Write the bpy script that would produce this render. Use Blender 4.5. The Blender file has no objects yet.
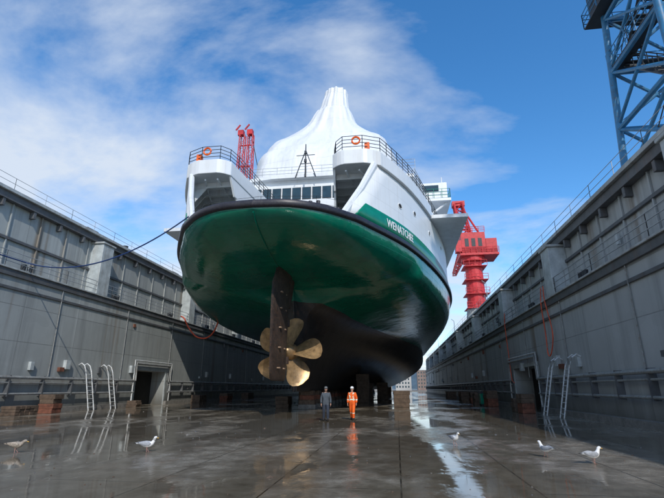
import bpy, math, random
import numpy as np
from mathutils import Vector, Matrix
random.seed(7); rng=np.random.RandomState(3)
S=bpy.context.scene
S.view_settings.view_transform='Standard'
try: S.view_settings.look='None'
except: pass
S.view_settings.exposure=0

# ---------------------------------------------------------------- materials
def new_mat(name):
    m=bpy.data.materials.new(name); m.use_nodes=True
    nt=m.node_tree; b=nt.nodes['Principled BSDF']
    return m,nt,b
def N(nt,t,**k):
    n=nt.nodes.new(t)
    for a,v in k.items(): setattr(n,a,v)
    return n
def noise(nt,vec,scale,detail=5,rough=.6):
    n=N(nt,'ShaderNodeTexNoise'); n.inputs['Scale'].default_value=scale
    n.inputs['Detail'].default_value=detail; n.inputs['Roughness'].default_value=rough
    if vec is not None: nt.links.new(vec,n.inputs['Vector'])
    return n.outputs['Fac']
def ramp(nt,fac,p0,p1,c0=(0,0,0,1),c1=(1,1,1,1)):
    r=N(nt,'ShaderNodeValToRGB'); r.color_ramp.elements[0].position=p0; r.color_ramp.elements[1].position=p1
    r.color_ramp.elements[0].color=c0; r.color_ramp.elements[1].color=c1
    nt.links.new(fac,r.inputs['Fac']); return r.outputs['Color']
def mixc(nt,fac,a,b,mode='MIX'):
    m=N(nt,'ShaderNodeMix',data_type='RGBA',blend_type=mode)
    def put(s,v):
        if isinstance(v,(tuple,list)): s.default_value=(*v[:3],1)
        elif isinstance(v,(int,float)): s.default_value=v
        else: nt.links.new(v,s)
    put(m.inputs[0],fac); put(m.inputs[6],a); put(m.inputs[7],b)
    return m.outputs[2]
def math_(nt,op,a,b=None,clamp=False):
    m=N(nt,'ShaderNodeMath',operation=op); m.use_clamp=clamp
    for i,v in enumerate((a,b)):
        if v is None: continue
        if isinstance(v,(int,float)): m.inputs[i].default_value=v
        else: nt.links.new(v,m.inputs[i])
    return m.outputs[0]
def pos(nt,scale=(1,1,1)):
    g=N(nt,'ShaderNodeNewGeometry'); mp=N(nt,'ShaderNodeMapping')
    mp.inputs['Scale'].default_value=scale
    nt.links.new(g.outputs['Position'],mp.inputs['Vector']); return mp.outputs['Vector']
def bump(nt,b,h,strength,dist=.05):
    bp=N(nt,'ShaderNodeBump'); bp.inputs['Strength'].default_value=strength; bp.inputs['Distance'].default_value=dist
    nt.links.new(h,bp.inputs['Height']); nt.links.new(bp.outputs['Normal'],b.inputs['Normal'])
def panels(nt,w,h,m=.02):
    g=N(nt,'ShaderNodeNewGeometry'); sp=N(nt,'ShaderNodeSeparateXYZ'); nt.links.new(g.outputs['Position'],sp.inputs[0])
    cb=N(nt,'ShaderNodeCombineXYZ'); nt.links.new(sp.outputs[1],cb.inputs[0]); nt.links.new(sp.outputs[2],cb.inputs[1])
    br=N(nt,'ShaderNodeTexBrick'); nt.links.new(cb.outputs[0],br.inputs['Vector']); br.inputs['Scale'].default_value=1
    br.inputs['Brick Width'].default_value=w; br.inputs['Row Height'].default_value=h; br.inputs['Mortar Size'].default_value=m
    return br
def mat(name,col,rough=.6,metal=0,var=.25,scale=1.5,bmp=.15,streak=None,streak_amt=.5,spec=.5,dirt=None,panel=None):
    m,nt,b=new_mat(name)
    f=noise(nt,pos(nt),scale,4)
    f2=ramp(nt,f,.3,.7)
    c=mixc(nt,f2,tuple(x*(1-var) for x in col),tuple(min(1,x*(1+var)) for x in col))
    if streak:
        s=noise(nt,pos(nt,(1.6,1.6,.07)),1.3,5,.7)
        sf=math_(nt,'MULTIPLY',ramp(nt,s,.52,.75),streak_amt)
        c=mixc(nt,sf,c,streak)
    if dirt:
        d=noise(nt,pos(nt),7,5,.7)
        c=mixc(nt,math_(nt,'MULTIPLY',ramp(nt,d,.5,.66),.6),c,dirt)
    h=None
    if panel:
        br=panels(nt,*panel); c=mixc(nt,math_(nt,'MULTIPLY',br.outputs['Fac'],.22),c,tuple(x*.45 for x in col))
        h=math_(nt,'SUBTRACT',math_(nt,'MULTIPLY',noise(nt,pos(nt),.9,3),1.2),math_(nt,'MULTIPLY',br.outputs['Fac'],.5))
    nt.links.new(c,b.inputs['Base Color'])
    b.inputs['Roughness'].default_value=rough; b.inputs['Metallic'].default_value=metal
    b.inputs['Specular IOR Level'].default_value=spec
    if h is not None: bump(nt,b,h,.35,.05)
    elif bmp: bump(nt,b,noise(nt,pos(nt),scale*8,3),bmp,.02)
    return m

def wall_mat(name,base,dark):
    m,nt,b=new_mat(name)
    g=N(nt,'ShaderNodeNewGeometry'); sp=N(nt,'ShaderNodeSeparateXYZ'); nt.links.new(g.outputs['Position'],sp.inputs[0])
    cb=N(nt,'ShaderNodeCombineXYZ'); nt.links.new(sp.outputs[1],cb.inputs[0]); nt.links.new(sp.outputs[2],cb.inputs[1])
    br=N(nt,'ShaderNodeTexBrick'); nt.links.new(cb.outputs[0],br.inputs['Vector'])
    br.inputs['Scale'].default_value=1; br.inputs['Brick Width'].default_value=5.7; br.inputs['Row Height'].default_value=2.45
    br.inputs['Mortar Size'].default_value=.025; br.offset=0.0
    br.inputs['Color1'].default_value=(*[x*.93 for x in base],1); br.inputs['Color2'].default_value=(*[x*1.06 for x in base],1)
    br.inputs['Mortar'].default_value=(*[x*.6 for x in base],1)
    c=br.outputs['Color']
    f=ramp(nt,noise(nt,pos(nt),.35,6,.65),.3,.7)
    c=mixc(nt,math_(nt,'MULTIPLY',f,.5),c,dark)
    s=ramp(nt,noise(nt,pos(nt,(1,1.1,.05)),1.1,6,.7),.50,.70)
    c=mixc(nt,math_(nt,'MULTIPLY',s,.6),c,tuple(x*.5 for x in base))
    s=ramp(nt,noise(nt,pos(nt,(1,.55,.03)),.9,5,.6),.585,.68)
    c=mixc(nt,math_(nt,'MULTIPLY',s,.6),c,(.17,.11,.055))
    s=ramp(nt,noise(nt,pos(nt,(1,1.4,.04)),.8,5,.6),.58,.72)
    c=mixc(nt,math_(nt,'MULTIPLY',s,.4),c,tuple(min(1,x*1.6) for x in base))
    pt=ramp(nt,noise(nt,pos(nt,(1,.6,1.2)),.45,2,.4),.62,.625)
    c=mixc(nt,math_(nt,'MULTIPLY',pt,.25),c,tuple(x*.75 for x in base))
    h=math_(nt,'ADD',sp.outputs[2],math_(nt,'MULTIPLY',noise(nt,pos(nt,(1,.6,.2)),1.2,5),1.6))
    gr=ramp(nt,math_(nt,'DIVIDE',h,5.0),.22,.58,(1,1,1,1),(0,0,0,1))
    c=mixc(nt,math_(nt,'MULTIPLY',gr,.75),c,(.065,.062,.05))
    nt.links.new(c,b.inputs['Base Color']); b.inputs['Roughness'].default_value=.6
    h2=math_(nt,'ADD',math_(nt,'MULTIPLY',br.outputs['Fac'],-1.0),noise(nt,pos(nt,(1,.35,.35)),1.0,3))
    bump(nt,b,h2,.6,.08)
    return m

M={}
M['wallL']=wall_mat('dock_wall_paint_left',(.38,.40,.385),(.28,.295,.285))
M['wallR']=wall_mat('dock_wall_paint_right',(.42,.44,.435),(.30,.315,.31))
M['beam']=mat('dark_beam_paint',(.10,.105,.11),.6,streak=(.15,.08,.04),streak_amt=.4)
M['cap']=mat('cap_paint',(.38,.40,.39),.6,streak=(.18,.11,.06),streak_amt=.6)
M['lightgrey']=mat('buttress_paint',(.44,.48,.48),.55,streak=(.22,.15,.09),streak_amt=.55)
M['rail']=mat('galvanised_rail',(.36,.38,.39),.5,metal=.2,bmp=0)
M['railpale']=mat('pale_rail',(.6,.62,.61),.45,bmp=0,dirt=(.3,.2,.1))
M['pipe']=mat('pipe_paint',(.27,.28,.27),.5,dirt=(.15,.09,.05))
M['white']=mat('ship_white_paint',(.75,.775,.785),.38,var=.04,scale=.5,streak=(.46,.42,.34),streak_amt=.34,panel=(4.8,1.3,.02))
M['wht2']=mat('interior_white_paint',(.66,.69,.70),.45,var=.08,bmp=.05,streak=(.36,.31,.23),streak_amt=.4)
M['black']=mat('fender_black',(.022,.02,.028),.42,dirt=(.06,.055,.05))
M['green']=mat('ship_green_band',(.0,.21,.125),.3,var=.15)
M['glass']=mat('window_glass',(.02,.05,.07),.08,bmp=0)
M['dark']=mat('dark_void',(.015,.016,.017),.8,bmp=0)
M['deck']=mat('deck_steel',(.12,.14,.13),.6)
M['rope']=mat('mooring_rope',(.012,.04,.14),.8,bmp=0)
M['hose']=mat('red_hose',(.65,.09,.03),.5,bmp=0)
M['orange']=mat('orange_plastic',(.85,.13,.01),.5,bmp=0)
M['hiviz']=mat('hiviz_orange_cloth',(.95,.13,.01),.75,bmp=.2,scale=6)
M['refl']=mat('reflective_tape',(.75,.78,.6),.35,bmp=0)
M['work']=mat('grey_workwear',(.07,.085,.10),.85,scale=6)
M['navy']=mat('navy_trousers',(.03,.04,.06),.85,scale=6)
M['boot']=mat('boot_leather',(.02,.015,.012),.6)
M['skin']=mat('skin',(.5,.28,.19),.5,bmp=0,var=.06)
M['hair']=mat('hair',(.03,.018,.01),.8)
M['helmetW']=mat('helmet_white',(.8,.8,.78),.3,bmp=0,var=.03)
M['helmetY']=mat('helmet_dark',(.12,.13,.13),.35,bmp=0)
M['bronze']=mat('fouled_bronze',(.42,.27,.13),.36,metal=.45,var=.45,scale=2.5,bmp=.35,dirt=(.42,.31,.19))
M['rudder']=mat('fouled_antifouling',(.05,.036,.028),.55,var=.5,scale=2,bmp=.4,dirt=(.18,.09,.045))
M['zinc']=mat('zinc',(.3,.2,.13),.6)
M['redcrane']=mat('red_crane_paint',(.55,.03,.035),.5,bmp=.05,streak=(.22,.04,.03),streak_amt=.5)
M['bluecrane']=mat('blue_crane_paint',(.03,.19,.37),.5,bmp=.05,dirt=(.10,.11,.12))
M['steel']=mat('dark_steel',(.035,.04,.045),.55)
M['timber']=mat('block_timber',(.11,.075,.05),.8,var=.4,scale=3,bmp=.5,dirt=(.05,.035,.025))
M['rust']=mat('rusty_steel',(.19,.07,.04),.8,var=.5,scale=3,bmp=.5,dirt=(.07,.03,.02))
M['conc']=mat('block_concrete',(.20,.19,.17),.8,var=.3,scale=2,bmp=.5,dirt=(.10,.08,.06))
M['gw']=mat('gull_white',(.82,.82,.8),.7,bmp=.1,scale=20,var=.05)
M['gg']=mat('gull_grey',(.36,.38,.41),.7,bmp=.1,scale=20)
M['gb']=mat('gull_brown',(.34,.29,.23),.7,scale=30,var=.5)
M['gblk']=mat('gull_black',(.02,.02,.02),.7,bmp=0)
M['bill']=mat('gull_bill',(.7,.4,.05),.5,bmp=0)
M['leg']=mat('gull_leg',(.55,.3,.25),.5,bmp=0)
M['text']=mat('letter_white',(.85,.85,.85),.4,bmp=0)
M['hill']=mat('hill_green',(.07,.11,.14),.9,scale=.02,bmp=0)
M['bldg']=mat('distant_wall',(.4,.38,.35),.8,scale=.1,bmp=0)
M['bldg2']=mat('distant_wall_b',(.25,.18,.15),.8,scale=.1,bmp=0)

def hull_mat():
    m,nt,b=new_mat('hull_paint')
    g=N(nt,'ShaderNodeNewGeometry'); sp=N(nt,'ShaderNodeSeparateXYZ'); nt.links.new(g.outputs['Position'],sp.inputs[0])
    z=sp.outputs[2]
    n1=ramp(nt,noise(nt,pos(nt),.25,5),.35,.65)
    gc=mixc(nt,n1,(.0,.13,.078),(.003,.185,.108))
    st=ramp(nt,noise(nt,pos(nt,(1.3,1.3,.12)),1.0,6,.7),.5,.75)
    gc=mixc(nt,math_(nt,'MULTIPLY',st,.35),gc,(.04,.155,.11))
    sc=ramp(nt,noise(nt,pos(nt,(.5,.5,3)),1.6,7,.75),.56,.66)
    gc=mixc(nt,math_(nt,'MULTIPLY',sc,.35),gc,(.01,.07,.05))
    pt=ramp(nt,noise(nt,pos(nt),.55,2,.4),.58,.585)
    gc=mixc(nt,math_(nt,'MULTIPLY',pt,.25),gc,(.0,.09,.07))
    sp2=ramp(nt,noise(nt,pos(nt,(1,1,1)),5,5,.8),.68,.72)
    gc=mixc(nt,math_(nt,'MULTIPLY',sp2,.5),gc,(.16,.2,.15))
    bc=mixc(nt,ramp(nt,noise(nt,pos(nt),.8,6,.7),.4,.65),(.013,.012,.012),(.034,.028,.025))
    br=ramp(nt,noise(nt,pos(nt),2.5,6,.75),.52,.68)
    yf=math_(nt,'SUBTRACT',1.0,math_(nt,'DIVIDE',math_(nt,'SUBTRACT',sp.outputs[1],33.0),9.0,),True)
    bc=mixc(nt,math_(nt,'MULTIPLY',br,math_(nt,'ADD',math_(nt,'MULTIPLY',yf,.6),.12)),bc,(.13,.065,.035))
    lvl=math_(nt,'SUBTRACT',z,math_(nt,'ADD',math_(nt,'MULTIPLY',yf,.35),8.0))
    fz=ramp(nt,math_(nt,'ADD',math_(nt,'MULTIPLY',lvl,12.0),.5,True),.45,.55)
    c=mixc(nt,fz,bc,gc)
    nt.links.new(c,b.inputs['Base Color'])
    r=mixc(nt,fz,(.36,.36,.36),mixc(nt,st,(.12,.12,.12),(.25,.25,.25)))
    nt.links.new(r,b.inputs['Roughness'])
    b.inputs['Specular IOR Level'].default_value=.65
    pl=panels(nt,6,1.1,.025)
    h=math_(nt,'ADD',math_(nt,'MULTIPLY',pl.outputs['Fac'],.3),noise(nt,pos(nt),.55,4))
    bump(nt,b,h,.45,.12)
    return m
M['hull']=hull_mat()

def floor_mat():
    m,nt,b=new_mat('wet_dock_floor')
    p=pos(nt)
    big=noise(nt,pos(nt,(1,.5,1)),.22,6,.60)
    wet=ramp(nt,big,.42,.51)
    fine=noise(nt,p,1.6,8,.7)
    dry=mixc(nt,ramp(nt,fine,.32,.7),(.16,.135,.10),(.34,.30,.235))
    rust=ramp(nt,noise(nt,p,.9,7,.75),.54,.7)
    dry=mixc(nt,math_(nt,'MULTIPLY',rust,.5),dry,(.22,.13,.07))
    spk=ramp(nt,noise(nt,p,14,3,.6),.62,.70)
    dry=mixc(nt,math_(nt,'MULTIPLY',spk,.35),dry,(.07,.055,.04))
    wetc=mixc(nt,1.0,dry,(.66,.63,.58),'MULTIPLY')
    c=mixc(nt,wet,dry,wetc)
    g=N(nt,'ShaderNodeNewGeometry'); sp=N(nt,'ShaderNodeSeparateXYZ'); nt.links.new(g.outputs['Position'],sp.inputs[0])
    cb=N(nt,'ShaderNodeCombineXYZ'); nt.links.new(sp.outputs[1],cb.inputs[0]); nt.links.new(sp.outputs[0],cb.inputs[1])
    br=N(nt,'ShaderNodeTexBrick'); nt.links.new(cb.outputs[0],br.inputs['Vector']); br.inputs['Scale'].default_value=1
    br.inputs['Brick Width'].default_value=9.0; br.inputs['Row Height'].default_value=2.4; br.inputs['Mortar Size'].default_value=.018
    c=mixc(nt,math_(nt,'MULTIPLY',br.outputs['Fac'],math_(nt,'ADD',ramp(nt,fine,.4,.6),.2,True)),c,(.03,.025,.018))
    nt.links.new(c,b.inputs['Base Color'])
    r=mixc(nt,wet,mixc(nt,ramp(nt,fine,.35,.65),(.12,.12,.12),(.34,.34,.34)),(.025,.025,.025))
    nt.links.new(r,b.inputs['Roughness'])
    hh=math_(nt,'MULTIPLY',math_(nt,'ADD',fine,math_(nt,'MULTIPLY',br.outputs['Fac'],-.4)),math_(nt,'SUBTRACT',1.04,wet))
    ripple=math_(nt,'MULTIPLY',noise(nt,p,1.8,3),.10)
    bump(nt,b,math_(nt,'ADD',hh,ripple),.36,.05)
    b.inputs['Specular IOR Level'].default_value=.85
    return m
M['floor']=floor_mat()
def water_mat():
    m,nt,b=new_mat('sea_water')
    b.inputs['Base Color'].default_value=(.02,.045,.055,1); b.inputs['Roughness'].default_value=.08
    bump(nt,b,noise(nt,pos(nt),.5,5),.5,.3); return m
M['water']=water_mat()
def wrap_mat():
    m,nt,b=new_mat('shrink_wrap')
    f=noise(nt,pos(nt,(1,1,.5)),.4,3)
    c=mixc(nt,ramp(nt,f,.3,.7),(.70,.725,.74),(.79,.80,.80))
    g=N(nt,'ShaderNodeNewGeometry'); sp=N(nt,'ShaderNodeSeparateXYZ'); nt.links.new(g.outputs['Position'],sp.inputs[0])
    def strap(axis,per,wob,amp):
        s_=math_(nt,'PINGPONG',math_(nt,'ADD',axis,math_(nt,'MULTIPLY',noise(nt,pos(nt),wob,2),amp)),per)
        return ramp(nt,s_,.0,.045,(1,1,1,1),(0,0,0,1))
    sl=strap(sp.outputs[2],1.25,.2,.8); s2=strap(sp.outputs[0],1.9,.25,.8)
    c=mixc(nt,math_(nt,'MULTIPLY',sl,.28),c,(.42,.44,.46)); c=mixc(nt,math_(nt,'MULTIPLY',s2,.16),c,(.45,.47,.49))
    nt.links.new(c,b.inputs['Base Color']); b.inputs['Roughness'].default_value=.5
    rn=noise(nt,pos(nt,(1,1,.25)),.8,2,.5); ridge=math_(nt,'ABSOLUTE',math_(nt,'SUBTRACT',rn,.5))
    h=math_(nt,'MULTIPLY',ridge,2.6)
    h=math_(nt,'SUBTRACT',h,math_(nt,'MULTIPLY',sl,.15))
    bump(nt,b,h,.32,.3); return m
M['wrap']=wrap_mat()

# ---------------------------------------------------------------- mesh builder
class MB:
    def __init__(s): s.v=[];s.f=[];s.m=[];s.mats=[]
    def mi(s,mt):
        if mt not in s.mats: s.mats.append(mt)
        return s.mats.index(mt)
    def add(s,vs,fs,mt):
        o=len(s.v); s.v+= [tuple(v) for v in vs]; k=s.mi(mt)
        for f in fs: s.f.append(tuple(i+o for i in f)); s.m.append(k)
    def box(s,x0,x1,y0,y1,z0,z1,mt,R=None,c=None):
        x0,x1=sorted((x0,x1));y0,y1=sorted((y0,y1))
        vs=[Vector((x,y,z)) for z in(z0,z1) for y in(y0,y1) for x in(x0,x1)]
        if R is not None:
            c=Vector(c) if c else Vector(((x0+x1)/2,(y0+y1)/2,(z0+z1)/2)); vs=[c+R@(v-c) for v in vs]
        s.add(vs,[(0,2,3,1),(4,5,7,6),(0,1,5,4),(2,6,7,3),(0,4,6,2),(1,3,7,5)],mt)
    def tube(s,pts,r,mt,n=6,cap=True,up=(0,0,1)):
        pts=[Vector(p) for p in pts]; rs=r if isinstance(r,(list,tuple)) else [r]*len(pts)
        rings=[];up=Vector(up)
        for i,p in enumerate(pts):
            t=(pts[min(i+1,len(pts)-1)]-pts[max(i-1,0)]).normalized()
            u=up if abs(t.dot(up))<.95 else Vector((1,0,0))
            a=t.cross(u).normalized(); b=a.cross(t).normalized()
            rr=rs[i] if isinstance(rs[i],(tuple,list)) else (rs[i],rs[i])
            rings.append([p+a*math.cos(q)*rr[0]+b*math.sin(q)*rr[1] for q in [2*math.pi*k/n for k in range(n)]])
        s.loft(rings,mt,True,cap)
    def loft(s,rings,mt,closed=True,cap=True,mfun=None):
        n=len(rings[0]); vs=[v for r in rings for v in r]; fs=[]
        for i in range(len(rings)-1):
            for k in range(n if closed else n-1):
                k2=(k+1)%n; fs.append((i*n+k,i*n+k2,(i+1)*n+k2,(i+1)*n+k))
        if cap and closed:
            fs.append(tuple(range(n))[::-1]); fs.append(tuple((len(rings)-1)*n+k for k in range(n)))
        s.add(vs,fs,mt)
    def mesh(s,me,fn,T=None):
        o=len(s.v)
        vs=[(T@v.co if T else v.co.copy()) for v in me.vertices]; s.v+=[tuple(v) for v in vs]
        for p in me.polygons:
            s.f.append(tuple(i+o for i in p.vertices)); s.m.append(s.mi(fn(me,p)))
    def build(s,name,parent=None,origin=(0,0,0),smooth=None,bevel=0,solid=0):
        me=bpy.data.meshes.new(name); o=Vector(origin) if parent is None else parent.location
        me.from_pydata([tuple(Vector(v)-o) for v in s.v],[],s.f)
        for mt in s.mats: me.materials.append(mt)
        me.polygons.foreach_set('material_index',s.m)
        me.update(); me.validate()
        ob=bpy.data.objects.new(name,me); S.collection.objects.link(ob)
        if smooth is not None:
            me.shade_smooth(); me.set_sharp_from_angle(angle=math.radians(smooth))
        if parent: ob.parent=parent
        else: ob.location=o
        if solid:
            md=ob.modifiers.new('solid','SOLIDIFY'); md.thickness=solid; md.offset=0
        if bevel:
            md=ob.modifiers.new('bev','BEVEL'); md.width=bevel; md.segments=2; md.limit_method='ANGLE'
        return ob
def empty(name,loc=(0,0,0)):
    e=bpy.data.objects.new(name,None); e.location=loc; S.collection.objects.link(e); return e
def railing(mb,path,h,mt,sp=1.5,r=.03,n=3,pr=None):
    path=[Vector(p) for p in path]
    for k in range(n):
        z=h*(k+1)/n; mb.tube([p+Vector((0,0,z)) for p in path],r,mt,5)
    for a,b in zip(path[:-1],path[1:]):
        L=(b-a).length; c=max(1,int(round(L/sp)))
        for i in range(c+1):
            p=a.lerp(b,i/c); mb.tube([p,p+Vector((0,0,h))],pr or r,mt,5)
def catmull(P,k):
    P=[np.array(p,float) for p in P]; out=[]
    for i in range(len(P)-1):
        p0=P[i-1] if i>0 else 2*P[0]-P[1]; p1=P[i];p2=P[i+1];p3=P[i+2] if i+2<len(P) else 2*P[-1]-P[-2]
        for j in range(k):
            t=j/k; out.append(.5*((2*p1)+(-p0+p2)*t+(2*p0-5*p1+4*p2-p3)*t*t+(-p0+3*p1-3*p2+p3)*t**3))
    out.append(P[-1]); return out
def pchip(x,xs,ys):
    xs=np.array(xs,float);ys=np.array(ys,float); d=np.diff(ys)/np.diff(xs); m=np.zeros(len(xs))
    for i in range(1,len(xs)-1):
        m[i]=0 if d[i-1]*d[i]<=0 else 2*d[i-1]*d[i]/(d[i-1]+d[i])
    m[0]=d[0];m[-1]=d[-1]
    x=min(max(x,xs[0]),xs[-1]); i=min(max(int(np.searchsorted(xs,x)-1),0),len(xs)-2)
    h=xs[i+1]-xs[i];t=(x-xs[i])/h
    return (2*t**3-3*t*t+1)*ys[i]+(t**3-2*t*t+t)*h*m[i]+(-2*t**3+3*t*t)*ys[i+1]+(t**3-t*t)*h*m[i+1]

# ---------------------------------------------------------------- ferry
CX=-7.8; MID=93.0
plan=catmull([(0,22.8),(2.0,23.02),(3.7,23.9),(5.1,25.3),(6.3,27),(9.4,33),(12.3,42),(14.2,51),(15,60),(15.2,75),(15.2,93)],10)
plan[0]=np.array([0,22.8]); PH=[max(0,p[0]) for p in plan]; PY=list(np.maximum.accumulate([p[1] for p in plan]))
def B(y):
    y=min(y,2*MID-y); return float(np.interp(y,PY,PH))
ferry=empty('ferry_ship',(CX,MID,1.5))
def zc(y): return pchip(y,[22.8,23.3,24.5,27,31,35],[11.6,11.15,10.65,10.05,9.5,9.15])
RT=11.75
def nose(y):
    b=B(y);z0=zc(y);o=[]
    for i in range(29):
        if i<=16: o.append((.015*i/16*min(1,b),z0))
        else:
            f=math.sin(math.pi/2*(i-16)/12); x=max(f*b,.015*min(1,b))
            o.append((x,RT-(RT-z0)*max(0,(1-f**3.2))**(1/2.6)))
    return o
TY=[34,41,50,62,80,93]
def body(y):
    p=lambda a: pchip(y,TY,a)
    b=B(y)
    P=[(0,1.55),(p([.18,.4,.7,1.2,3,5]),1.58),(p([.25,.6,1.5,3.2,7,9]),3.05),(p([.5,1.5,3.3,6.5,11.3,12.6]),5.5),
       (p([1.1,3.6,5.6,8.8,12.4,13.2]),8.0),(min(b*.8,p([5.5,8.6,10.6,12.4,13.9,14.2])),p([9.35,9.0,8.75,8.6,8.5,8.5])),
       (b*.955,p([10.0,9.6,9.4,9.3,9.2,9.2])),(b,RT)]
    o=catmull(P,4); return [(max(0,q[0]),q[1]) for q in o]
def section(y):
    yy=min(y,2*MID-y)
    if yy<=33.6: return nose(yy)
    if yy>=35: return body(yy)
    e=(yy-33.6)/1.4; a=nose(yy);b=body(max(yy,34))
    return [(p[0]*(1-e)+q[0]*e,p[1]*(1-e)+q[1]*e) for p,q in zip(a,b)]
half=[22.8,22.83,22.88,22.95,23.05,23.2,23.4,23.7,24.0,24.4]+list(np.arange(24.9,33.5,.5))+[33.6,33.8,34.1,34.4,34.7,35]+list(np.arange(35.7,45,.8))+list(np.arange(45.5,93,1.9))
ys=half+[MID]+[2*MID-y for y in half[::-1]]
mb=MB(); rings=[]
for y in ys:
    s=section(y); rings.append([Vector((CX-x,y,z)) for x,z in s[::-1]]+[Vector((CX+x,y,z)) for x,z in s[1:]])
mb.loft(rings,M['hull'],False,False)
mb.build('hull',ferry,smooth=35)
mb=MB(); dk=[[Vector((CX-B(y),y,12.1)),Vector((CX+B(y),y,12.1))] for y in ys]
mb.loft(dk,M['deck'],False,False); mb.build('car_deck',ferry)
def outline(off,ya=None):
    R=[(x,y) for x,y in zip(PH,PY)]; R=R+[(x,2*MID-y) for x,y in R[-2::-1]]
    L=[(-x,y) for x,y in R[-2:0:-1]]; P=[Vector((x,y)) for x,y in R+L]; n=len(P); o=[]
    for i,p in enumerate(P):
        t=(P[(i+1)%n]-P[i-1]).normalized(); nn=Vector((t.y,-t.x)); o.append(p+nn*off)
    return o
mb=MB(); prof=[(-.02,11.68),(.14,11.72),(.2,11.8),(.2,12.04),(.14,12.13),(-.3,12.14)]
cols=[outline(o) for o,z in prof]; n=len(cols[0]); rr=[]
for i in range(n+1):
    rr.append([Vector((CX+cols[k][i%n].x,cols[k][i%n].y,prof[k][1])) for k in range(len(prof))])
mb.loft(rr,M['black'],False,False); mb.build('rubbing_strake',ferry,smooth=50)
def shell(name,z0,z1fn,yf,inset,mt,thick,rows=6,yend=None):
    mb=MB()
    for sd in(-1,1):
        R=[]
        for i in range(90):
            s=i/89; col=[]
            for j in range(rows):
                q=j/(rows-1)
                ya=yf(z0+q*(z1fn(30)-z0)); yb=(yend or 2*MID-ya); y=ya+(yb-ya)*(s**1.3 if yend else s)
                z=z0+q*(z1fn(y)-z0)
                col.append(Vector((CX+sd*(B(y)-inset),y,z)))
            R.append(col)
        mb.loft(R if sd>0 else R[::-1],mt,False,False)
    return mb.build(name,ferry,smooth=40,solid=thick)
shell('side_shell',12.1,lambda y:17.3,lambda z:25.4+(z-12.1)*.66,.25,M['white'],.2,7)
shell('name_band',12.14,lambda y:13.4 if y<40 else max(12.8,13.4-(y-40)*.02),lambda z:25.9+(z-12.1)*.9,.1,M['green'],.06,3,yend=90)
def lettering(side):
    cu=bpy.data.curves.new('name','FONT'); cu.body='WENATCHEE'; cu.size=.85; cu.extrude=.01
    ob=bpy.data.objects.new('tmp',cu); S.collection.objects.link(ob)
    bpy.context.view_layer.update()
    me=bpy.data.meshes.new_from_object(ob.evaluated_get(bpy.context.evaluated_depsgraph_get()))
    L=max(v.co.x for v in me.vertices)
    mb=MB()
    for v in me.vertices:
        u=v.co.x if side>0 else L-v.co.x
        y=29.3+u*.8; v.co=Vector((CX+side*(B(y)-.02+ (.02 if v.co.z>0 else 0)),y,12.55+v.co.y))
    mb.mesh(me,lambda a,p:M['text']); mb.build('name_lettering',ferry)
    bpy.data.objects.remove(ob)
lettering(1); lettering(-1)

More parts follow.
